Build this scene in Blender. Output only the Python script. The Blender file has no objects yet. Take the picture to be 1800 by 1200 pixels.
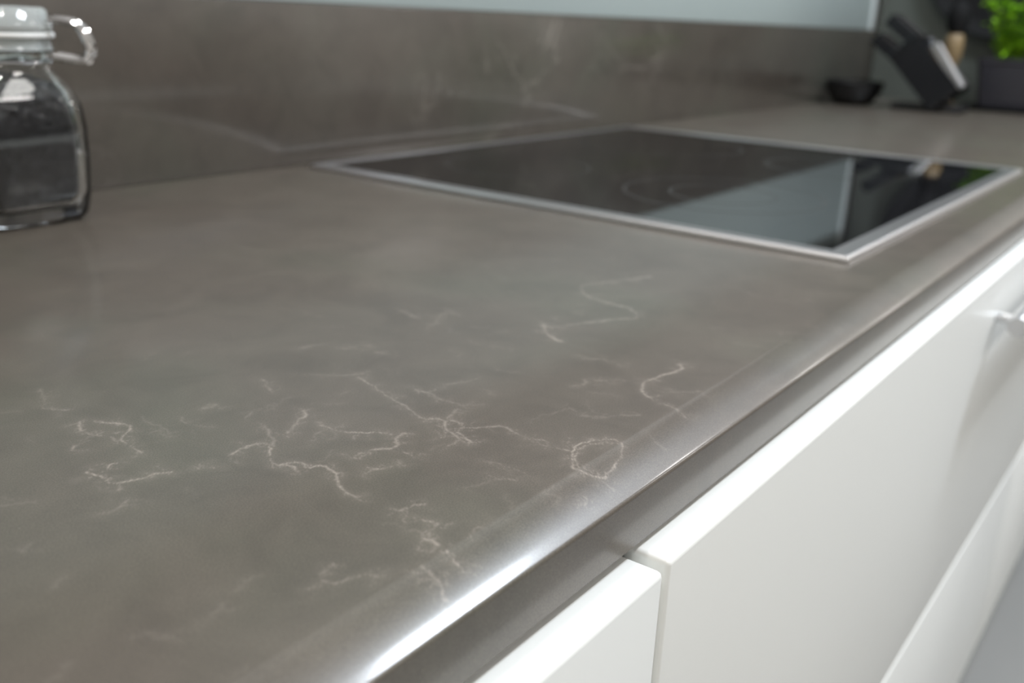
import bpy, bmesh, math, random
import numpy as np
from mathutils import Vector, Matrix
random.seed(7)
rng = np.random.default_rng(5)
S = bpy.context.scene
COL = S.collection
PI = math.pi
# ------------------------------------------------------------------ camera, world, lights, exposure
cd = bpy.data.cameras.new('camera'); cam = bpy.data.objects.new('camera', cd); COL.objects.link(cam)
S.camera = cam
cd.sensor_width = 36; cd.lens = 33.56; cd.clip_start = .01; cd.clip_end = 60
cr = Vector((0.60035737, -0.79881343, 0.03831615)); cu = Vector((0.23467385, 0.22176903, 0.94643895)); cf = Vector((0.76452548, 0.5592098, -0.3206013))
cam.matrix_world = Matrix(((cr.x, cu.x, -cf.x, -0.61009), (cr.y, cu.y, -cf.y, -0.69137), (cr.z, cu.z, -cf.z, 0.14121), (0, 0, 0, 1)))
cd.dof.use_dof = True; cd.dof.focus_distance = .325; cd.dof.aperture_fstop = 8.0; cd.dof.aperture_blades = 7
w = bpy.data.worlds.new('world'); S.world = w; w.use_nodes = True
w.node_tree.nodes['Background'].inputs[0].default_value = (.75, .85, 1, 1)
w.node_tree.nodes['Background'].inputs[1].default_value = .3
S.view_settings.view_transform = 'Standard'; S.view_settings.look = 'None'
S.view_settings.exposure = -0.22; S.view_settings.gamma = 1; S.view_settings.use_curve_mapping = False
CEIL = 1.62; FLOOR = -.76
LAMPS = [(-1.3, -.34), (-.1, -.34), (-1.5, -1.1), (-.3, -1.1), (2.1, -1.1), (3.3, -1.1), (4.5, -1.1), (-1.2, -2.5), (.9, -2.5), (3.4, -2.5), (5.9, -2.3)]  # far row is added to brighten the unseen side for reflections
LAMP_W = 5.6
for i, (x, y) in enumerate(LAMPS):
    ld = bpy.data.lights.new('downlight_lamp', 'AREA'); ld.shape = 'DISK'; ld.size = .11 if y > -2 else .62; ld.energy = LAMP_W * (3.2 if y < -2 else 1); ld.color = (1, .965, .93)
    lo = bpy.data.objects.new('downlight_lamp', ld); COL.objects.link(lo); lo.location = (x, y, CEIL - .012)
ld = bpy.data.lights.new('ceiling_panel_lamp', 'AREA'); ld.shape = 'RECTANGLE'; ld.size = .5; ld.size_y = .34; ld.energy = 56; ld.color = (.82, .90, 1)
PANEL_LAMP = bpy.data.objects.new('ceiling_panel_lamp', ld); COL.objects.link(PANEL_LAMP); PANEL_LAMP.location = (.90, -.97, CEIL - .02)

# ------------------------------------------------------------------ helpers
def tag(o, label=None, cat=None, group=None, kind=None):
    if label: o['label'] = label
    if cat: o['category'] = cat
    if group: o['group'] = group
    if kind: o['kind'] = kind
    return o
def empty(name, loc=(0, 0, 0)):
    o = bpy.data.objects.new(name, None); COL.objects.link(o); o.location = loc; return o
def obj(name, bm, mat, parent=None, smooth=True, angle=35):
    me = bpy.data.meshes.new(name)
    bmesh.ops.recalc_face_normals(bm, faces=bm.faces)
    bm.to_mesh(me); bm.free()
    me.materials.append(mat)
    if smooth:
        me.polygons.foreach_set('use_smooth', [True] * len(me.polygons))
        try: me.set_sharp_from_angle(angle=math.radians(angle))
        except Exception: pass
    o = bpy.data.objects.new(name, me); COL.objects.link(o)
    if parent:
        o.parent = parent
        # geometry is given in world space: shift it under the parent
        p = parent; off = Vector((0, 0, 0))
        while p: off += p.location; p = p.parent
        o.data.transform(Matrix.Translation(-off))
    return o
def box(bm, x0, x1, y0, y1, z0, z1, bev=0, seg=2):
    r = bmesh.ops.create_cube(bm, size=1)
    vs = r['verts']
    for v in vs:
        v.co = Vector(((x0 + x1) / 2 + v.co.x * (x1 - x0), (y0 + y1) / 2 + v.co.y * (y1 - y0), (z0 + z1) / 2 + v.co.z * (z1 - z0)))
    if bev:
        es = list({e for v in vs for e in v.link_edges})
        bmesh.ops.bevel(bm, geom=es, offset=bev, segments=seg, affect='EDGES', profile=.5)
    return bm
def BX(*a, **k): return box(bmesh.new(), *a, **k)
def loft(bm, rings, cap0=True, cap1=True, closed=True):
    vr = [[bm.verts.new(p) for p in r] for r in rings]
    n = len(vr[0])
    for a, b in zip(vr[:-1], vr[1:]):
        for i in range(n if closed else n - 1):
            bm.faces.new((a[i], a[(i + 1) % n], b[(i + 1) % n], b[i]))
    if cap0: bm.faces.new(vr[0][::-1])
    if cap1: bm.faces.new(vr[-1])
    return bm
def lathe(bm, cx, cy, prof, n=48, **k):
    return loft(bm, [[(cx + r * math.cos(2 * PI * i / n), cy + r * math.sin(2 * PI * i / n), z) for i in range(n)] for r, z in prof], **k)
def rrect(cx, cy, hx, hy, r, z, n=8):
    out = []
    for qx, qy, a0 in ((1, 1, 0), (-1, 1, PI / 2), (-1, -1, PI), (1, -1, 1.5 * PI)):
        for i in range(n):
            a = a0 + PI / 2 * i / (n - 1)
            out.append((cx + qx * (hx - r) + r * math.cos(a), cy + qy * (hy - r) + r * math.sin(a), z))
    return out
def tube(bm, pts, rad, n=10):
    pts = [Vector(p) for p in pts]; rings = []
    up = Vector((0, 0, 1))
    for i, p in enumerate(pts):
        t = (pts[min(i + 1, len(pts) - 1)] - pts[max(i - 1, 0)]).normalized()
        if i == 0:
            a = t.cross(up if abs(t.z) < .9 else Vector((1, 0, 0))).normalized()
        else:
            a = (a - t * a.dot(t)).normalized()
        b = t.cross(a)
        rings.append([p + (a * math.cos(2 * PI * k / n) + b * math.sin(2 * PI * k / n)) * (rad[i] if hasattr(rad, '__len__') else rad) for k in range(n)])
    return loft(bm, rings)
def smoothpath(pts, it=2):
    pts = [Vector(p) for p in pts]
    for _ in range(it):
        q = [pts[0]]
        for a, b in zip(pts[:-1], pts[1:]): q += [a * .75 + b * .25, a * .25 + b * .75]
        pts = q + [pts[-1]]
    return pts

# ------------------------------------------------------------------ materials
def mat(name, col=(.5, .5, .5), rough=.5, metal=0, spec=.5, trans=0, ior=1.5, coat=0, emit=None, es=0):
    m = bpy.data.materials.new(name); m.use_nodes = True
    b = m.node_tree.nodes['Principled BSDF']
    b.inputs['Base Color'].default_value = (*col, 1); b.inputs['Roughness'].default_value = rough; b.inputs['Metallic'].default_value = metal
    b.inputs['IOR'].default_value = ior; b.inputs['Transmission Weight'].default_value = trans; b.inputs['Coat Weight'].default_value = coat
    b.inputs['Coat Roughness'].default_value = .03
    b.inputs['Specular IOR Level'].default_value = spec
    if emit: b.inputs['Emission Color'].default_value = (*emit, 1); b.inputs['Emission Strength'].default_value = es
    return m
def N(m, t, **k):
    n = m.node_tree.nodes.new(t)
    for a, v in k.items(): setattr(n, a, v)
    return n
def Lk(m, a, b): m.node_tree.links.new(a, b)
def noise(m, scale, detail=3, rough=.5, vec=None, dist=0):
    n = N(m, 'ShaderNodeTexNoise'); n.inputs['Scale'].default_value = scale; n.inputs['Detail'].default_value = detail
    n.inputs['Roughness'].default_value = rough; n.inputs['Distortion'].default_value = dist
    if vec: Lk(m, vec, n.inputs['Vector'])
    return n.outputs['Fac']
def ramp(m, f, stops):
    n = N(m, 'ShaderNodeValToRGB'); Lk(m, f, n.inputs[0])
    e = n.color_ramp.elements
    while len(e) < len(stops): e.new(.5)
    for el, (p, c) in zip(e, stops):
        el.position = p; el.color = (*c, 1) if hasattr(c, '__len__') else (c, c, c, 1)
    return n.outputs[0]
def mixc(m, fac, a, b, mode='MIX'):
    n = N(m, 'ShaderNodeMix', data_type='RGBA', blend_type=mode)
    for s, v in ((n.inputs[0], fac), (n.inputs[6], a), (n.inputs[7], b)):
        if isinstance(v, bpy.types.NodeSocket): Lk(m, v, s)
        elif hasattr(v, '__len__'): s.default_value = (*v, 1)
        else: s.default_value = v
    return n.outputs[2]
def bump(m, h, strength, dist=.001):
    n = N(m, 'ShaderNodeBump'); n.inputs['Strength'].default_value = strength; n.inputs['Distance'].default_value = dist
    Lk(m, h, n.inputs['Height']); Lk(m, n.outputs[0], m.node_tree.nodes['Principled BSDF'].inputs['Normal'])

def stone(name, rough, veins=True, ior=1.5, dim=1.0):
    m = mat(name, rough=rough, ior=ior); b = m.node_tree.nodes['Principled BSDF']
    geo = N(m, 'ShaderNodeNewGeometry').outputs['Position']
    big = noise(m, 6, 3, .55, geo, .4)
    mid = noise(m, 28, 5, .65, geo, .6)
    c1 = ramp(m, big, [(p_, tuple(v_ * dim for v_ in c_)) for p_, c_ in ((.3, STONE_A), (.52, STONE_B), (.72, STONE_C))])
    c2 = ramp(m, mid, [(.25, .78), (.5, 1.0), (.8, 1.2)])
    c = mixc(m, 1, c1, c2, 'MULTIPLY')
    grain = noise(m, 1900, 2, .7, geo)
    c = mixc(m, 1, c, ramp(m, grain, [(.25, .62), (.5, 1.0), (.75, 1.42)]), 'MULTIPLY')
    vo = N(m, 'ShaderNodeTexVoronoi'); vo.inputs['Scale'].default_value = 240; Lk(m, geo, vo.inputs['Vector'])
    sp = ramp(m, vo.outputs['Distance'], [(.05, 1.0), (.09, 0.0)])
    sel = ramp(m, vo.outputs['Color'], [(.93, 0.0), (.95, .8)])
    c = mixc(m, mixc(m, 1, sp, sel, 'MULTIPLY'), c, (.42, .40, .36))
    if veins:
        at = N(m, 'ShaderNodeAttribute', attribute_name='vein')
        brk = ramp(m, noise(m, 420, 3, .6, geo), [(.3, .35), (.55, 1.0), (.8, 1.25)])
        c = mixc(m, mixc(m, 1, at.outputs['Fac'], brk, 'MULTIPLY'), c, (.40, .35, .30))
    else:
        vn = noise(m, 7, 8, .62, geo, 1.2)
        v = ramp(m, vn, [(.485, 0.0), (.5, .35), (.515, 0.0)])
        msk = ramp(m, noise(m, 5, 2, .5, geo), [(.5, 0.0), (.65, 1.0)])
        c = mixc(m, mixc(m, 1, v, msk, 'MULTIPLY'), c, (.40, .36, .31))
    Lk(m, c, b.inputs['Base Color'])
    bump(m, noise(m, 900, 2, .6, geo), .03, .0004)
    return m
STONE_A = (.090, .074, .060); STONE_B = (.100, .086, .069); STONE_C = (.096, .090, .069)
M = {}
M['stone'] = stone('polished_quartz', .37, ior=1.5)
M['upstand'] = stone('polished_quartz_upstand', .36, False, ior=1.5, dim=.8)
for k_, cr_ in (('stone', .13), ('upstand', .13)):
    b_ = M[k_].node_tree.nodes['Principled BSDF']; b_.inputs['Coat Weight'].default_value = .42 if k_ == 'stone' else .9; b_.inputs['Specular IOR Level'].default_value = .5; b_.inputs['Coat Roughness'].default_value = cr_; b_.inputs['Coat IOR'].default_value = 1.55
M['panel'] = mat('pale_green_lacquer', (.38, .435, .42), .5)
M['panel_edge'] = mat('panel_edge_trim', (.72, .78, .77), .2)
M['cladding'] = mat('taupe_cladding', (.16, .14, .12), .5)
M['white'] = mat('white_lacquer', (.83, .84, .81), .28)
M['carcass'] = mat('cabinet_carcass', (.55, .55, .54), .5)
M['plinth'] = mat('plinth_grey', (.42, .42, .42), .35)
M['glassblack'] = mat('hob_ceramic_glass', (.006, .006, .007), .03, ior=1.55)
M['ring'] = mat('hob_ring_print', (.05, .05, .05), .2)
M['steel'] = mat('brushed_steel', (.70, .70, .71), .3, metal=1)
bn = noise(M['steel'], 700, 2, .5); bump(M['steel'], bn, .02, .0003)
M['chrome'] = mat('chrome', (.80, .81, .83), .08, metal=1)
M['glass'] = mat('clear_glass', (.97, .99, .98), .0, trans=1, ior=1.47)
M['lidglass'] = mat('whitened_lid_glass', (.86, .90, .89), .06, trans=.72, ior=1.47)  # pale, part opaque: refracted lamp brightness painted into the glass
M['gasket'] = mat('white_rubber', (.78, .78, .76), .5)
M['beans'] = mat('black_lentils', (.02, .02, .022), .35)
bv = N(M['beans'], 'ShaderNodeTexVoronoi'); bv.inputs['Scale'].default_value = 160
gp = N(M['beans'], 'ShaderNodeNewGeometry'); Lk(M['beans'], gp.outputs['Position'], bv.inputs['Vector'])
Lk(M['beans'], ramp(M['beans'], bv.outputs['Color'], [(.2, (.020, .020, .023)), (.8, (.036, .035, .039))]), M['beans'].node_tree.nodes['Principled BSDF'].inputs['Base Color'])
bump(M['beans'], bv.outputs['Distance'], .5, .002)
M['endwall'] = mat('dark_grey_green_panel', (.105, .115, .10), .4)
M['black'] = mat('black_plastic', (.007, .008, .010), .22)
M['blackmat'] = mat('black_satin', (.008, .008, .009), .4)
M['iron'] = mat('matt_cast_iron', (.006, .006, .006), .8, spec=.2)
M['wood'] = mat('pale_wood', (.22, .15, .075), .5)
wn = noise(M['wood'], 40, 4); Lk(M['wood'], ramp(M['wood'], wn, [(.3, (.16, .11, .05)), (.7, (.27, .19, .10))]), M['wood'].node_tree.nodes['Principled BSDF'].inputs['Base Color'])
M['leaf'] = mat('fresh_green_leaf', (.14, .42, .012), .4)
ln = noise(M['leaf'], 30, 2); Lk(M['leaf'], ramp(M['leaf'], ln, [(.3, (.10, .28, .006)), (.7, (.27, .50, .015))]), M['leaf'].node_tree.nodes['Principled BSDF'].inputs['Base Color'])
M['pot'] = mat('glossy_anthracite_pot', (.035, .034, .04), .22)
M['soil'] = mat('soil', (.03, .02, .012), .9)
M['wall'] = mat('wall_paint', (.64, .61, .57), .6)
M['ceil'] = mat('ceiling_paint', (.80, .80, .80), .7)
M['floor'] = mat('grey_floor', (.30, .30, .29), .3)
fn = noise(M['floor'], 3, 4); Lk(M['floor'], ramp(M['floor'], fn, [(.3, (.20, .20, .195)), (.7, (.25, .25, .24))]), M['floor'].node_tree.nodes['Principled BSDF'].inputs['Base Color'])
M['darkwood'] = mat('dark_wood', (.05, .04, .032), .4)
M['lampglow'] = mat('lamp_diffuser', (.9, .9, .9), .4, emit=(1, .97, .93), es=6)
M['doorwhite'] = mat('white_door_paint', (.78, .77, .74), .45)
M['seat'] = mat('dark_blue_grey_fabric', (.04, .045, .055), .8)
BEV0, BEV1, BEV2 = 6, 28.5, 80
VW, VA = .55, .66
VEINS = [
  ([(-4500,-3860),(-4538,-3932),(-4540,-3985),(-4521,-4007),(-4501,-4043),(-4506,-4091)], 0.9, 0.8),
  ([(-4467,-3896),(-4450,-3930),(-4400,-4015),(-4421,-4048),(-4477,-4084),(-4497,-4115),(-4502,-4240)], 0.7, 0.8),
  ([(-4635,-4263),(-4620,-4244),(-4598,-4252)], 0.5, 0.8),
  ([(-4697,-4240),(-4680,-4311),(-4680,-4330),(-4692,-4356),(-4676,-4379),(-4633,-4394),(-4598,-4411),(-4567,-4400),(-4542,-4422),(-4520,-4437)], 0.5, 0.9),
  ([(-4678,-4388),(-4696,-4423)], 0.5, 0.7),
  ([(-4455,-4456),(-4455,-4480),(-4429,-4485),(-4416,-4512)], 0.5, 0.8),
  ([(-4785,-4520),(-4773,-4524),(-4734,-4507),(-4710,-4493),(-4681,-4527)], 0.6, 0.5),
  ([(-4641,-4058),(-4619,-4031)], 0.6, 0.6),
  ([(-4438,-3472),(-4469,-3571),(-4528,-3649),(-4504,-3690),(-4473,-3739)], 0.8, 0.5),
  ([(-4320,-4472),(-4255,-4453),(-4193,-4469),(-4186,-4518),(-4244,-4571),(-4280,-4642),(-4246,-4656),(-4255,-4731)], 0.6, 0.75),
  ([(-4246,-4656),(-4221,-4671),(-4203,-4699),(-4226,-4740),(-4175,-4748),(-4179,-4805),(-4189,-4841),(-4240,-4900),(-4258,-4958),(-4257,-4996)], 0.55, 0.9),
  ([(-3911,-4362),(-3935,-4413),(-3979,-4409),(-4023,-4449),(-4079,-4473)], 0.9, 0.7),
  ([(-3950,-4472),(-3954,-4540),(-3954,-4608),(-3904,-4668),(-3846,-4742)], 0.6, 0.8),
  ([(-3984,-4550),(-4078,-4586)], 0.6, 0.4),
  ([(-3810,-3998),(-3845,-4068),(-3866,-4132)], 0.9, 0.4),
  ([(-4316,-4450),(-4349,-4539)], 0.5, 0.3),
  ([(-4242,-4087),(-4266,-4134),(-4257,-4174),(-4218,-4247)], 0.6, 0.3),
  ([(-4330,-3975),(-4356,-4049),(-4329,-4108),(-4369,-4205)], 0.6, 0.25),
  ([(-4392,-4123),(-4361,-4129),(-4374,-4199)], 1.2, 0.3),
  ([(-4105,-4269),(-4042,-4233)], 0.7, 0.4),
  ([(-4974,-4252),(-4934,-4277),(-4898,-4309)], 0.7, 0.25),
  ([(-4140,-4077),(-4094,-4080)], 1.5, 0.35),
  ([(-4096,-4368),(-4129,-4432),(-4184,-4521)], 1, 0.4),
  ([(-5060,-4547),(-5025,-4526)], 0.8, 0.3),
  ([(-4589,-5228),(-4558,-5220)], 0.6, 0.4),
  ([(-3642,-4101),(-3573,-4196),(-3512,-4242),(-3450,-4248)], 0.9, 0.35),
  ([(-3531,-4262),(-3552,-4337),(-3575,-4426),(-3612,-4551),(-3646,-4669),(-3680,-4747),(-3637,-4779),(-3630,-4819)], 0.7, 0.7),
  ([(-3471,-4521),(-3468,-4581),(-3486,-4671)], 0.9, 0.5),
  ([(-3486,-4671),(-3480,-4713),(-3476,-4770),(-3406,-4830)], 0.9, 0.4),
  ([(-3630,-4819),(-3601,-4851),(-3634,-4895),(-3690,-4926),(-3699,-4900),(-3674,-4851),(-3630,-4819)], 0.7, 0.7),
  ([(-3682,-4919),(-3697,-4964),(-3711,-5008)], 0.7, 0.8),
  ([(-3696,-4904),(-3757,-4971),(-3788,-4965)], 0.7, 0.6),
  ([(-3752,-4902),(-3723,-4920)], 0.9, 0.7),
  ([(-3616,-4818),(-3527,-4783)], 0.8, 0.5),
  ([(-3642,-4902),(-3568,-4969),(-3524,-5002),(-3535,-5053),(-3559,-5134),(-3563,-5219),(-3539,-5303)], 0.7, 0.6),
  ([(-3547,-5147),(-3527,-5184),(-3549,-5220)], 0.6, 0.5),
  ([(-3652,-5397),(-3594,-5354),(-3515,-5302),(-3462,-5302),(-3403,-5324),(-3340,-5394),(-3416,-5450),(-3496,-5470),(-3561,-5481),(-3610,-5493),(-3638,-5454),(-3644,-5392)], 0.5, 0.95),
  ([(-3626,-5399),(-3573,-5350),(-3517,-5328),(-3459,-5320),(-3397,-5360),(-3372,-5404)], 0.45, 0.9),
  ([(-3448,-5243),(-3504,-5285)], 0.5, 0.6),
  ([(-3644,-5392),(-3635,-5424),(-3625,-5484),(-3624,-5544)], 0.5, 0.6),
  ([(-3810,-5508),(-3781,-5529),(-3754,-5521),(-3750,-5500)], 0.4, 0.6),
  ([(-1202,-4334),(-1322,-4291),(-1449,-4238),(-1658,-4137),(-1747,-4187),(-1841,-4294),(-1875,-4421),(-1862,-4559),(-1935,-4665),(-2021,-4693),(-2088,-4622),(-2281,-4534),(-2370,-4496),(-2434,-4456),(-2427,-4409)], 1.2, 0.6),
  ([(-2427,-4409),(-2511,-4482),(-2561,-4558),(-2577,-4616)], 1.6, 0.7),
  ([(-2472,-5174),(-2512,-5218),(-2584,-5205),(-2705,-5179),(-2769,-5169),(-2851,-5199),(-2898,-5242),(-2913,-5283)], 0.9, 0.8),
  ([(-2925,-5342),(-2950,-5418),(-2975,-5462)], 0.6, 0.6),
  ([(-2790,-5324),(-2711,-5390)], 0.8, 0.5),
  ([(-3346,-4581),(-3307,-4604),(-3206,-4634)], 1.2, 0.4),
  ([(-3797,-4807),(-3812,-4775),(-3885,-4798),(-3897,-4843),(-3966,-4809),(-3987,-4785),(-4069,-4789)], 0.8, 0.7),
  ([(-3924,-4869),(-3921,-4943)], 0.5, 0.6),
  ([(-4088,-4875),(-4085,-4905),(-4047,-4921)], 0.7, 0.7),
  ([(-3983,-4914),(-3998,-4938)], 0.8, 0.5),
  ([(-2900,-5007),(-2845,-5054),(-2812,-5103)], 1.1, 0.4),
  ([(-2708,-4831),(-2647,-4897)], 1.1, 0.35),
  ([(-3016,-4972),(-2979,-5000),(-2919,-4967)], 1.1, 0.35),
  ([(-3428,-5060),(-3219,-5090),(-3230,-5130)], 0.6, 0.25),
  ([(-3256,-5168),(-3199,-5248),(-3094,-5332)], 0.8, 0.35),
  ([(-3798,-5151),(-3782,-5249),(-3784,-5299)], 0.6, 0.4),
  ([(-3873,-5249),(-3839,-5301)], 0.5, 0.4),
  ([(-3983,-5211),(-3913,-5242),(-3873,-5249)], 0.5, 0.25),
  ([(-3241,-5476),(-3241,-5526)], 0.6, 0.4),
  ([(-3330,-3961),(-3287,-3983)], 2, 0.3),
  ([(-3261,-4104),(-3255,-4155)], 2, 0.3),
  ([(-3236,-3991),(-3221,-4020)], 1.5, 0.25),
  ([(-3454,-3830),(-3379,-3839)], 2, 0.25),
  ([(-2735,-3751),(-2766,-3891)], 2.5, 0.25),
  ([(-2268,-3238),(-2181,-3249)], 2.5, 0.25),
  ([(-2803,-4017),(-2561,-3931),(-2589,-4017)], 2, 0.2),
  ([(-2854,-4420),(-2813,-4511)], 1.5, 0.2),
  ([(-4236,-5153),(-4181,-5160),(-4152,-5182)], 0.4, 0.6),
  ([(-4152,-5180),(-4191,-5157),(-4232,-5155),(-4244,-5194),(-4224,-5256),(-4215,-5292)], 0.45, 0.7),
  ([(-4215,-5292),(-4250,-5301),(-4278,-5293),(-4307,-5308),(-4298,-5343),(-4305,-5371)], 0.9, 0.7),
  ([(-4312,-5409),(-4331,-5456),(-4340,-5494)], 0.6, 0.8),
  ([(-4331,-5456),(-4328,-5525)], 0.6, 0.4),
  ([(-4418,-5408),(-4420,-5452),(-4425,-5486),(-4458,-5520),(-4455,-5532)], 0.8, 0.7),
  ([(-4563,-5226),(-4604,-5232),(-4632,-5252),(-4636,-5278),(-4611,-5304),(-4580,-5303),(-4546,-5322),(-4520,-5369)], 0.55, 0.6),
  ([(-4673,-5264),(-4653,-5274)], 0.5, 0.4),
  ([(-4221,-5426),(-4151,-5391),(-4147,-5409)], 0.5, 0.4),
  ([(-4309,-5478),(-4283,-5518),(-4238,-5534)], 0.5, 0.25),
]
# ------------------------------------------------------------------ room shell
X0, X1, Y0, Y1 = -2.4, 7.4, -3.5, .030
def struct(name, bm, m, parent=None, smooth=False):
    o = obj(name, bm, m, parent, smooth=smooth)
    if not parent: o['kind'] = 'structure'
    return o
struct('floor', BX(X0, X1, Y0, .03, FLOOR - .1, FLOOR), M['floor'])
struct('ceiling', BX(X0, X1, Y0, .03, CEIL, CEIL + .1), M['ceil'])
struct('wall_back', BX(X0, X1, .031, .15, FLOOR, CEIL), M['wall'])
struct('wall_front', BX(X0, X1, Y0 - .12, Y0, FLOOR, CEIL), M['wall'])
struct('wall_left', BX(X0 - .12, X0, Y0, .03, FLOOR, CEIL), M['wall'])
struct('wall_right', BX(X1, X1 + .12, Y0, .03, FLOOR, CEIL), M['wall'])
# pale lacquered wall panel above the stone upstand
wp = tag(BXo := obj('wall_panel', BX(X0 + .01, 1.69, .021, .031, .1475, .36, bev=.0015), M['panel'], smooth=True),
         'pale grey-green glossy wall panel above the stone upstand', 'panel')
edge = obj('panel_edge', BX(1.665, 1.69, .0185, .0208, .1475, .36, bev=.0008), M['panel_edge'], wp); edge['label'] = 'lighter strip along the right edge of the panel'

tag(obj('added_cladding', BX(X0 + .01, 1.69, -.012, .031, .3605, .60, bev=.002), M['cladding']), 'taupe cladding added unseen above the pale panel', 'cladding')  # unseen, added so the near worktop reflects something dark

# ------------------------------------------------------------------ worktop with its soft front edge
XA, XB = -1.9, 1.72
xs = np.unique(np.concatenate([np.linspace(XA, -.66, 12), np.linspace(-.66, -.56, 10), np.arange(-.56, -.085, .0007), np.linspace(-.085, .1, 20), np.linspace(.1, XB, 30)]).round(5))
prof = []   # (y, z) from the wall to the bottom front
for y in np.linspace(.019, -.33, 14): prof.append((y, 0.0))
for y in np.arange(-.3307, -.5405, -.0007): prof.append((y, 0.0))
# shallow slope, then a rounded lip
prof.append((-.541, -.00003))
y, z, th = -.541, -.00003, math.radians(BEV0)
n1 = 30; L1 = .0182
for i in range(n1):
    th = math.radians(BEV0 + (BEV1 - BEV0) * (i / (n1 - 1)) ** .75)
    y -= math.cos(th) * L1 / n1; z -= math.sin(th) * L1 / n1; prof.append((y, z))
n2 = 8; R2 = .0019
for i in range(n2):
    th = math.radians(BEV1 + (BEV2 - BEV1) * (i + .5) / n2)
    ds = R2 * math.radians(BEV2 - BEV1) / n2
    y -= math.cos(th) * ds; z -= math.sin(th) * ds; prof.append((y, z))
YF = y
for t in (.02, .05, .2, .5, .8, .97, 1): prof.append((YF, z + (-.0265 - z) * t))
prof += [(YF + .0008, -.0275), (YF + .003, -.0275), (-.30, -.0275), (.019, -.0275)]
prof = np.array(prof)
ny, nx = len(prof), len(xs)
V = np.zeros((ny, nx, 3)); V[:, :, 0] = xs[None, :]; V[:, :, 1] = prof[:, 0:1]; V[:, :, 2] = prof[:, 1:2]
idx = np.arange(ny * nx).reshape(ny, nx)
F = np.stack([idx[:-1, :-1], idx[:-1, 1:], idx[1:, 1:], idx[1:, :-1]], -1).reshape(-1, 4)[:, ::-1]
me = bpy.data.meshes.new('worktop')
faces = F.tolist(); faces.append(idx[:, 0].tolist()); faces.append(idx[::-1, -1].tolist()); faces += [[int(idx[0, i]), int(idx[-1, i]), int(idx[-1, i + 1]), int(idx[0, i + 1])] for i in range(nx - 1)]
me.from_pydata(V.reshape(-1, 3), [], faces)
# veins: mineral threads inlaid in the stone, stored as a point attribute
GX, GY = V[:, :, 0], V[:, :, 1].copy()
vein = np.zeros((ny, nx))
def fract(p, it, amp):
    p = np.array(p, float)
    for k in range(it):
        a, b = p[:-1], p[1:]; d = b - a; L = np.hypot(d[:, 0], d[:, 1])[:, None]
        nrm = np.stack([-d[:, 1], d[:, 0]], 1) / np.maximum(L, 1e-9)
        mid = (a + b) / 2 + nrm * L * rng.normal(0, amp, (len(a), 1)) + d * rng.normal(0, .06, (len(a), 1))
        q = np.empty((len(p) * 2 - 1, 2)); q[::2] = p; q[1::2] = mid; p = q
        if k and (np.hypot(*(p[1:] - p[:-1]).T).mean() < .0006): break
    return p
yr = prof[:, 0]
topmask = np.arange(ny) < ny - 8
def draw(p, wd, a, halo=.13):
    wj = 1.0
    for (x0, y0), (x1, y1) in zip(p[:-1], p[1:]):
        wj = min(1.5, max(.35, wj + rng.normal(0, .18)))
        aj = a * min(1.15, .55 + .45 * wj)
        rad = max(.004, wd * 3)
        i0, i1 = np.searchsorted(xs, [min(x0, x1) - rad, max(x0, x1) + rad])
        rows = np.where((yr > min(y0, y1) - rad) & (yr < max(y0, y1) + rad) & topmask)[0]
        if len(rows) == 0 or i1 <= i0: continue
        r0, r1 = rows[0], rows[-1] + 1
        gx = GX[r0:r1, i0:i1]; gy = GY[r0:r1, i0:i1]
        dx, dy = x1 - x0, y1 - y0; L2 = dx * dx + dy * dy + 1e-12
        t = np.clip(((gx - x0) * dx + (gy - y0) * dy) / L2, 0, 1)
        d = np.hypot(gx - x0 - t * dx, gy - y0 - t * dy)
        I = np.maximum(aj * np.exp(-(d / (wd * wj)) ** 2), halo * a * np.exp(-(d / .0022) ** 2))
        vein[r0:r1, i0:i1] = np.maximum(vein[r0:r1, i0:i1], I)
for pts, wd, a in VEINS:
    p = np.array(pts, float) / 1e4
    if len(p) > 3:                            # round the polyline before roughening it
        q = [p[0]]
        for a_, b_ in zip(p[:-1], p[1:]): q += [a_ * .75 + b_ * .25, a_ * .25 + b_ * .75]
        p = np.array(q + [p[-1]])
    wm = wd * VW / 1000
    draw(fract(p, 6, .085), wm, a * VA)
    draw(fract(p + rng.normal(0, .0005, p.shape), 6, .12), wm * .6, a * VA * .5, .05)
    for k in range(2 + int(len(pts) * (1.6 if wd < .65 else 2.6))):      # short side threads
        s = p[rng.integers(len(p))] + rng.normal(0, .0007, 2); an = rng.uniform(0, 2 * PI); l = rng.uniform(.0015, .006)
        draw(fract([s, s + l * np.array([math.cos(an), math.sin(an)])], 5, .25), wm * .5, a * VA * rng.uniform(.3, .7), .25)
for k in range(90):                            # faint threads elsewhere in the slab
    s = np.array([rng.uniform(-.55, -.1), rng.uniform(-.555, -.335)]); an = rng.uniform(0, 2 * PI); l = rng.uniform(.004, .014)
    draw(fract([s, s + l * np.array([math.cos(an), math.sin(an)])], 5, .22), .0005, .16 * VA, .3)
at = me.attributes.new('vein', 'FLOAT', 'POINT'); at.data.foreach_set('value', vein.reshape(-1).astype(np.float32))
me.materials.append(M['stone'])
me.polygons.foreach_set('use_smooth', [True] * len(me.polygons))
me.set_sharp_from_angle(angle=math.radians(24))
wt = bpy.data.objects.new('worktop', me); COL.objects.link(wt)
tag(wt, 'brown-grey veined polished stone worktop with soft rounded front edge', 'worktop')
tag(obj('upstand', BX(XA, 1.72, .019, .0305, .0002, .147, bev=.001), M['upstand']), 'brown-grey polished stone upstand along the wall behind the hob', 'upstand')

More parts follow.
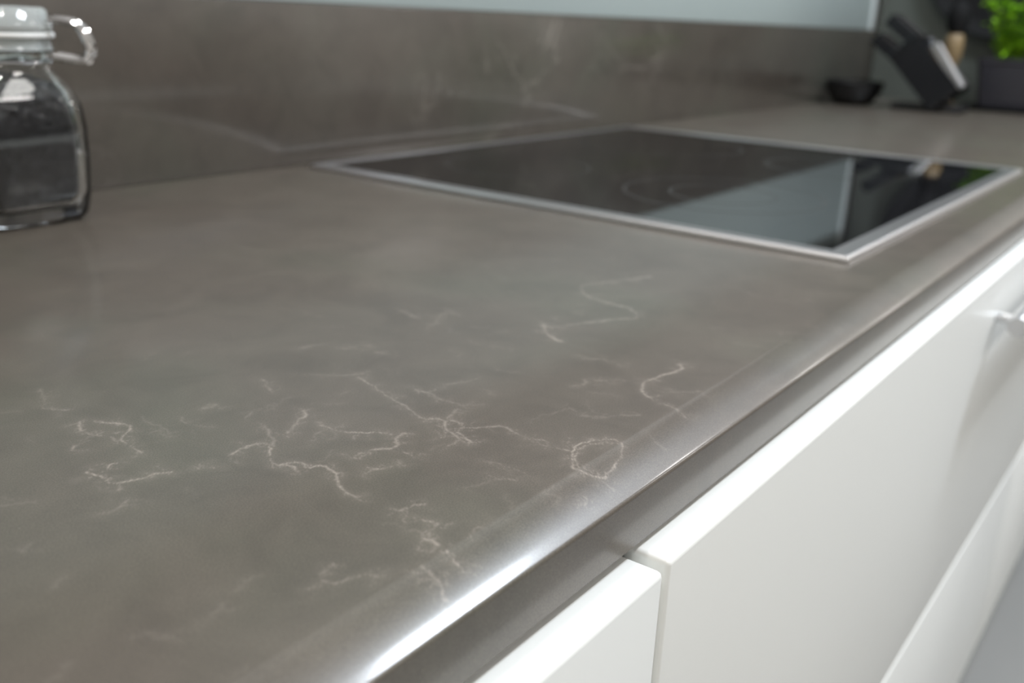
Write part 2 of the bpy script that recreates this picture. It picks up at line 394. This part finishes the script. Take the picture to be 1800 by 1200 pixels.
# ------------------------------------------------------------------ hob
hob = empty('induction_hob', (.2935, -.255, 0)); tag(hob, 'black glass hob with steel frame set in the worktop', 'hob')
W_, D_ = .587, .51
def facet(bm, o, i):   # sloped/flat quad ring section given 4 outer, 4 inner points
    vs = [bm.verts.new(p) for p in o + i]; bm.faces.new(vs); return vs
obj('glass_plate', BX(.019, W_ - .019, -D_ + .0175, -.0135, .0004, .0034, bev=.0006), M['glassblack'], hob, smooth=False)
def trimbar(name, a, b, inward, wd, h=.0042):
    # bar from a to b (outer edge), cross-section: bevelled outside lip, flat, slight fall to the glass
    a = Vector(a); b = Vector(b); inn = Vector(inward); t = (b - a).normalized()
    sec = [(0, .0002), (.0, h * .35), (.0006, h * .7), (.0018, h * .94), (.0032, h + .0002), (.0046, h - .0002), (.0060, h - .0008), (wd, h - .0007), (wd, .0002)]
    rings = []
    for P, s in ((a, 1), (b, -1)):
        rings.append([P + inn * o + t * s * min(o, wd) + Vector((0, 0, z)) for o, z in sec])
    return obj(name, loft(bmesh.new(), rings), M['steel'], hob, angle=50)
trimbar('frame_bar', (0, 0, 0), (0, -D_, 0), (1, 0, 0), .0185)
trimbar('frame_bar', (0, -D_, 0), (W_, -D_, 0), (0, 1, 0), .017)
trimbar('frame_bar', (W_, -D_, 0), (W_, 0, 0), (-1, 0, 0), .0185)
trimbar('frame_bar', (W_, 0, 0), (0, 0, 0), (0, -1, 0), .013)
def ring(cx, cy, r, wd=.0018):
    bm = bmesh.new(); n = 72
    rings = [[(cx + rr * math.cos(2 * PI * i / n), cy + rr * math.sin(2 * PI * i / n), z) for i in range(n)] for rr, z in ((r, .00342), (r, .00352), (r + wd, .00352), (r + wd, .00342))]
    loft(bm, rings + [rings[0]], False, False); bmesh.ops.remove_doubles(bm, verts=bm.verts, dist=1e-6)
    obj('zone_ring', bm, M['ring'], hob, smooth=False)
for c in ((.165, -.345, .085), (.165, -.345, .045), (.155, -.13, .07), (.43, -.14, .095), (.42, -.36, .075)): ring(*c)

# ------------------------------------------------------------------ base cabinets
def drawer_unit(xa, xb, ztop, label, handle=None):
    root = empty('base_cabinet', ((xa + xb) / 2, -.30, FLOOR)); tag(root, label, 'cabinet')
    obj('body', BX(xa + .001, xb - .001, -.552, .015, -.582, -.0405), M['carcass'], root, smooth=False)
    obj('plinth', BX(xa, xb, -.515, -.495, FLOOR, -.583), M['plinth'], root, smooth=False)
    zs = [(ztop, -.3155), (-.3185, -.585)]
    for k, (zt, zb) in enumerate(zs[:3]):
        d = obj('drawer_front', BX(xa, xb, DOOR_Y, DOOR_Y + .019, zb, zt, bev=.0022, seg=3), M['white'], root)
        if handle and k == 0:
            hx0, hx1 = handle; hz = zt - .037
            h = obj('handle', tube(bmesh.new(), [(hx0, DOOR_Y - .019, hz), (hx0 + .003, DOOR_Y - .019, hz), (hx1, DOOR_Y - .019, hz)], [.0075, .0085, .0085], 14), M['steel'], d)
            for px in (hx0 + .02, hx1 - .02):
                obj('handle_post', tube(bmesh.new(), [(px, DOOR_Y + .0005, hz), (px, DOOR_Y - .018, hz)], .004, 10), M['steel'], d)
    return root
DOOR_Y = -.5710
drawer_unit(-.351, .549, -.0295, 'white drawer cabinet below the hob with steel bar handles', (.178, .52))
drawer_unit(-1.254, -.3542, -.0312, 'white drawer cabinet at the left, its front corner nearest the camera')
drawer_unit(.5522, 1.15, -.0295, 'white drawer cabinet right of the hob cabinet', (.7, 1.0))

# ------------------------------------------------------------------ swing-top jar
JX, JY = -.2975, -.045
jar = empty('storage_jar', (JX, JY, 0)); tag(jar, 'square glass clip-top jar of dark lentils on the worktop', 'jar')
K = 1.0
outer = [(.029, .0008, .010), (.0335, .0016, .012), (.0365, .006, .013), (.0385, .020, .013), (.0392, .045, .0135), (.0392, .062, .0135), (.0382, .076, .015), (.0355, .085, .018), (.0325, .092, .022), (.0302, .098, .0265), (.0300, .101, .0299), (.0300, .1045, .02999), (.0335, .1055, .03349), (.0335, .109, .03349), (.0308, .110, .03079), (.0305, .1175, .03049)]
inner = [(.0270, .1175, .02699), (.0262, .102, .02619), (.0265, .098, .0240), (.0285, .091, .0195), (.0312, .084, .0155), (.0334, .0755, .0135), (.0346, .062, .012), (.0346, .045, .012), (.0335, .020, .0115), (.0308, .0125, .011), (.026, .0105, .009)]
bm = bmesh.new(); loft(bm, [rrect(JX, JY, h, h, min(r, h - 1e-5), z) for h, z, r in outer + inner], True, True)
obj('body', bm, M['glass'], jar, angle=60)
cont = [(.025, .0108, .009), (.0304, .0130, .0105), (.0331, .0205, .011), (.0342, .045, .0115), (.0342, .062, .0115), (.0330, .0752, .013), (.0308, .0835, .015), (.0280, .0905, .019)]
bm = bmesh.new(); loft(bm, [rrect(JX, JY, h, h, r, z) for h, z, r in cont])
obj('contents', bm, M['beans'], jar)['label'] = 'dark lentils filling the jar to its shoulder'
bm = bmesh.new(); rg = lambda r0, r1, z0, z1: loft(bm, [[(JX + r * math.cos(2 * PI * i / 48), JY + r * math.sin(2 * PI * i / 48), z) for i in range(48)] for r, z in ((r0, z0), (r1, z0), (r1 + .0006, (z0 + z1) / 2), (r1, z1), (r0, z1), (r0, z0))], False, False)
rg(.0275, .0345, .1178, .1208); bmesh.ops.remove_doubles(bm, verts=bm.verts, dist=1e-6)
obj('gasket', bm, M['gasket'], jar)['label'] = 'white rubber sealing ring'
obj('whitened_neck_collar', lathe(bmesh.new(), JX, JY, [(.0310, .1102), (.0335, .1102), (.0325, .1125), (.0322, .1160), (.0328, .1174), (.0308, .1174), (.0310, .1102)], cap0=False, cap1=False), M['lidglass'], jar, angle=50)  # collar added to whiten the neck, standing in for refracted panel light
obj('lid', lathe(bmesh.new(), JX, JY, [(.020, .1135), (.026, .1135), (.0268, .121), (.0335, .1212), (.0342, .1225), (.0342, .1265), (.0325, .1285), (.0315, .1345), (.029, .1362), (.022, .1362), (.019, .1335), (.012, .1325)]), M['lidglass'], jar, angle=50)
# wire clasp on the camera-right side
ca = Vector((.80, -.60, 0)); cb = Vector((.60, .80, 0)); J = Vector((JX, JY, 0))
def cp(o, s, z): return J + ca * o + cb * s + Vector((0, 0, z))
for s in (-.011, .011):
    pass
pth = smoothpath([cp(.0335, -.010, .1295), cp(.042, -.010, .1290), cp(.0515, -.010, .1265), cp(.0565, -.010, .113), cp(.0555, -.010, .1045), cp(.047, -.010, .1045), cp(.0345, -.010, .1065)], 1)
pth2 = smoothpath([cp(.0335, .010, .1295), cp(.042, .010, .1290), cp(.0515, .010, .1265), cp(.0565, .010, .113), cp(.0555, .010, .1045), cp(.047, .010, .1045), cp(.0345, .010, .1065)], 1)
bm = bmesh.new(); tube(bm, pth, .0025); tube(bm, pth2, .0025)
tube(bm, [cp(.0563, -.010, .113), cp(.0563, .010, .113)], .0025); tube(bm, [cp(.0555, -.010, .1045), cp(.0555, .010, .1045)], .0025)
obj('clasp', bm, M['chrome'], jar)['label'] = 'bright wire clip lever'
bm = bmesh.new(); n = 60
loft(bm, [[(JX + (.0318 + .0013 * math.cos(k)) * math.cos(2 * PI * i / n), JY + (.0318 + .0013 * math.cos(k)) * math.sin(2 * PI * i / n), .1030 + .0013 * math.sin(k)) for k in [2 * PI * j / 8 for j in range(8)]] for i in range(n + 1)], False, False)
bmesh.ops.remove_doubles(bm, verts=bm.verts, dist=1e-6)
obj('neck_wire', bm, M['chrome'], jar)

# ------------------------------------------------------------------ end panel and the things before it
tag(obj('end_panel', BX(1.722, 2.3, -.62, .0185, FLOOR, 1.3, bev=.001), M['endwall'], smooth=True), 'tall dark grey-green unit side closing the far end of the worktop', 'cabinet')

kb = empty('knife_block', (1.42, -.18, 0)); tag(kb, 'black slanted knife block with a silver side strip before the plant', 'knife block')
def slab(p, q, hw, x0, x1, bev=.006):
    # slanted block whose axis runs p->q in the y-z plane
    p = Vector((0, *p)); q = Vector((0, *q)); t = (q - p).normalized(); nn = Vector((0, -t.z, t.y))
    bm = bmesh.new(); r = bmesh.ops.create_cube(bm, size=1)
    for v in r['verts']:
        a, b_, c = v.co
        pos = (p + q) / 2 + t * c * (q - p).length + nn * b_ * 2 * hw; pos.x = (x0 + x1) / 2 + a * (x1 - x0); v.co = pos
    bmesh.ops.bevel(bm, geom=list(bm.edges), offset=bev, segments=3, affect='EDGES', profile=.5)
    return bm
obj('block', slab((-.228, .030), (-.142, .118), .026, 1.37, 1.47), M['black'], kb)
obj('side_strip', slab((-.251, .050), (-.196, .124), .0035, 1.376, 1.404, .002), M['steel'], kb)['label'] = 'polished steel strip along the upper right side'
obj('foot', BX(1.385, 1.455, -.262, -.130, .0008, .013, bev=.004), M['blackmat'], kb)
obj('stem', slab((-.215, .010), (-.180, .075), .012, 1.395, 1.445, .004), M['blackmat'], kb)
for (a, b_) in (((-.160, .125), (-.104, .166)), ((-.128, .098), (-.082, .130))):
    for xx in ((1.392, 1.41), (1.43, 1.448)):
        obj('knife_handle', slab(a, b_, .0080, xx[0], xx[1], .004), M['black'], kb)
cl = empty('folded_cloth_dish', (1.42, -.05, 0))
cl.name = 'low_dish'; tag(cl, 'low black dish beside the wall, left of the knife block', 'dish')
obj('bowl', lathe(bmesh.new(), 1.42, -.045, [(.030, .0008), (.038, .004), (.054, .026), (.058, .044), (.055, .044), (.050, .026), (.034, .008), (.006, .007)], 36), M['blackmat'], cl)
obj('rim', lathe(bmesh.new(), 1.42, -.045, [(.0545, .0442), (.0588, .0442), (.0588, .0465), (.0545, .0465), (.0545, .0442)], 36, cap0=False, cap1=False), M['black'], cl)

# small pepper mill: turned wooden body, dark head
pm = empty('pepper_mill', (1.53, -.196, 0)); tag(pm, 'slim wooden pepper mill with dark head between knife block and plant', 'pepper mill')
obj('body', lathe(bmesh.new(), 1.53, -.196, [(.016, .0008), (.0175, .004), (.0165, .02), (.0105, .045), (.0095, .07), (.0125, .09), (.0175, .102), (.018, .125), (.0165, .14), (.012, .146)], 28), M['wood'], pm)
obj('head', lathe(bmesh.new(), 1.53, -.196, [(.010, .1465), (.017, .150), (.021, .165), (.022, .18), (.019, .196), (.010, .206), (.004, .208)], 28), M['iron'], pm)
# dark frying pan hanging on the end panel
pan = empty('frying_pan', (1.70, -.245, .30)); tag(pan, 'black frying pan hanging on the end panel above the plant', 'frying pan')
bm = bmesh.new(); n = 56
loft(bm, [[(x, -.245 + rr * math.cos(2 * PI * i / n), .315 + rr * math.sin(2 * PI * i / n)) for i in range(n)] for rr, x in ((.02, 1.7215), (.150, 1.7215), (.162, 1.716), (.178, 1.694), (.175, 1.694), (.157, 1.715), (.146, 1.718), (.02, 1.718))])
obj('bowl', bm, M['iron'], pan)
obj('handle', slab((-.245, .485), (-.245, .64), .011, 1.690, 1.705, .004), M['black'], pan)
obj('hanging_hook', tube(bmesh.new(), [(1.7215, -.245, .632), (1.70, -.245, .632), (1.682, -.245, .636)], .003, 8), M['steel'], pan)

pt = empty('saucer_tray', (1.592, -.31, 0))
pt.name = 'plant_saucer'; tag(pt, 'shallow black rectangular saucer under the plant pot', 'saucer')
obj('dish', loft(bmesh.new(), [rrect(1.592, -.315, a, b_, .012, z) for a, b_, z in ((.060, .080, .0008), (.068, .088, .010), (.0655, .0855, .010), (.058, .078, .004))]), M['black'], pt)
pot = empty('potted_herb', (1.592, -.315, .0045)); tag(pot, 'bright green leafy herb in a glossy dark square pot', 'plant')
obj('pot', loft(bmesh.new(), [rrect(1.592, -.315, a, b_, .010, z) for a, b_, z in ((.043, .058, .0045), (.046, .064, .02), (.052, .072, .092), (.054, .074, .094), (.054, .074, .102), (.050, .070, .102), (.048, .068, .088))]), M['pot'], pot)
obj('soil', BX(1.548, 1.636, -.380, -.250, .082, .0885, bev=.002), M['soil'], pot)
bm = bmesh.new()
for k in range(420):
    a = random.uniform(0, 2 * PI); rr = math.sqrt(random.random())
    base = Vector((1.592 + rr * .036 * math.cos(a), -.322 + rr * .052 * math.sin(a), .088))
    h = random.uniform(.02, .125) ; lean = Vector((math.cos(a) * rr * .35, math.sin(a) * rr * .35, 1)).normalized()
    tip = base + lean * h
    if k % 6 == 0: tube(bm, [base, (base + tip) / 2 + Vector((random.uniform(-.003, .003), random.uniform(-.003, .003), 0)), tip], .0009, 4)
    # one leaf
    d = Vector((random.uniform(-1, 1), random.uniform(-1, 1), random.uniform(-.2, .6))).normalized(); s = d.cross(Vector((0, 0, 1))).normalized(); up = s.cross(d)
    L = random.uniform(.014, .026); w2 = L * .36
    pts = [tip, tip + d * L * .35 + s * w2 + up * .002, tip + d * L * .75 + s * w2 * .8 + up * .001, tip + d * L - up * .003, tip + d * L * .75 - s * w2 * .8 + up * .001, tip + d * L * .35 - s * w2 + up * .002]
    mid = tip + d * L * .5 - up * .002
    vs = [bm.verts.new(p) for p in pts]; mv = bm.verts.new(mid)
    for i in range(6): bm.faces.new((vs[i], vs[(i + 1) % 6], mv))
fo = obj('foliage', bm, M['leaf'], pot); fo['kind'] = 'stuff'

# ------------------------------------------------------------------ the room behind the camera; furniture added for the glossy surfaces to reflect
for i, (x, y) in enumerate(LAMPS):
    k = 1.0 if y > -2 else 5.55
    r = empty('downlight' if k == 1 else 'far_fill_lamp', (x, y, CEIL))
    tag(r, *(('round recessed ceiling downlight with bright diffuser', 'ceiling light', 'ceiling downlights') if k == 1 else ('added large round lamp brightening the far side of the room', 'ceiling light', 'added far-side lamps')))
    obj('trim_ring', lathe(bmesh.new(), x, y, [(.058 * k, CEIL - .001), (.058 * k + .014, CEIL - .001), (.058 * k + .012, CEIL - .008), (.058 * k + .002, CEIL - .009), (.058 * k, CEIL - .001)], 32, cap0=False, cap1=False), M['chrome'], r)
    obj('diffuser', lathe(bmesh.new(), x, y, [(.057 * k, CEIL - .001), (.057 * k, CEIL - .004)], 32), M['lampglow'], r)
r = empty('ceiling_panel_light', (.90, -.97, CEIL)); tag(r, 'long flat white ceiling panel light in the middle of the room', 'ceiling light')
obj('frame', BX(.58, 1.22, -1.16, -.78, CEIL - .012, CEIL - .001, bev=.002), M['white'], r)

def sideboard(xa, xb, top, label, n=4, dep=.5):
    root = empty('sideboard', ((xa + xb) / 2, Y0 + .3, FLOOR)); tag(root, label, 'sideboard')
    obj('body', BX(xa, xb, Y0 + .005, Y0 + dep, FLOOR + .08, top - .03), M['white'], root, smooth=False)
    obj('plinth', BX(xa + .02, xb - .02, Y0 + .01, Y0 + dep - .05, FLOOR, FLOOR + .08), M['plinth'], root, smooth=False)
    obj('top', BX(xa - .01, xb + .01, Y0 + .005, Y0 + dep + .02, top - .03, top, bev=.003), M['white'], root)
    w_ = (xb - xa) / n
    for k in range(n):
        obj('door', BX(xa + w_ * k + .002, xa + w_ * (k + 1) - .002, Y0 + dep, Y0 + dep + .018, FLOOR + .085, top - .035, bev=.002), M['white'], root)
sideboard(.2, 2.25, -.18, 'long white sideboard added against the unseen far wall')
def tall(xa, xb, z1, m, label):
    root = empty('tall_cabinet', ((xa + xb) / 2, Y0 + .2, FLOOR)); tag(root, label, 'cabinet')
    obj('body', BX(xa, xb, Y0 + .005, Y0 + .40, FLOOR, z1), m, root, smooth=False)
    xm = (xa + xb) / 2
    for a, b_ in ((xa + .002, xm - .0015), (xm + .0015, xb - .002)): obj('door', BX(a, b_, Y0 + .40, Y0 + .42, FLOOR + .08, z1 - .005, bev=.002), m, root)
def wallshelf(xa, xb, za, zb, label):
    root = empty('wall_cabinet', ((xa + xb) / 2, Y0, za)); tag(root, label, 'cabinet')
    obj('body', BX(xa, xb, Y0 + .005, Y0 + .33, za, zb), M['darkwood'], root, smooth=False)
    n = 4; w_ = (xb - xa) / n
    for k in range(n): obj('door', BX(xa + w_ * k + .002, xa + w_ * (k + 1) - .002, Y0 + .33, Y0 + .35, za + .003, zb - .003, bev=.002), M['darkwood'], root)
wallshelf(-.6, 2.9, -.12, CEIL - .004, 'wide dark wood wall cabinet added unseen above the white sideboard')  # added dark surface, up to the ceiling to hide lit wall from reflections
# dark chair added near the sideboard as a dark patch to reflect
ch = empty('dining_chair', (2.62, -3.0, FLOOR)); tag(ch, 'dark upholstered chair added unseen beside the white sideboard', 'chair')
obj('seat', BX(2.4, 2.85, -3.15, -2.72, FLOOR + .40, FLOOR + .47, bev=.015), M['seat'], ch)
obj('backrest', BX(2.4, 2.85, -3.18, -3.12, FLOOR + .47, FLOOR + .98, bev=.02), M['seat'], ch)
for sx in (2.43, 2.82):
    for sy in (-3.12, -2.75): obj('leg', BX(sx - .018, sx + .018, sy - .018, sy + .018, FLOOR, FLOOR + .40, bev=.003), M['darkwood'], ch)
d = struct('door_1', BX(4.60, 5.0, Y0 + .001, Y0 + .045, FLOOR, 1.3, bev=.003), M['doorwhite'], smooth=True)  # door added as a light band for the upstand to reflect
obj('door_handle', tube(bmesh.new(), [(4.66, Y0 + .046, .12), (4.66, Y0 + .09, .12), (4.78, Y0 + .09, .12)], .009, 10), M['steel'], d)
tall(5.03, 5.40, CEIL - .004, M['darkwood'], 'narrow dark wood cabinet added unseen beside the white door')
tall(5.9, 6.7, CEIL - .004, M['doorwhite'], 'tall white cupboard added near the unseen corner of the room')
sideboard(2.95, 4.5, -.20, 'short white sideboard added unseen between the chair and the door', 3, .4)
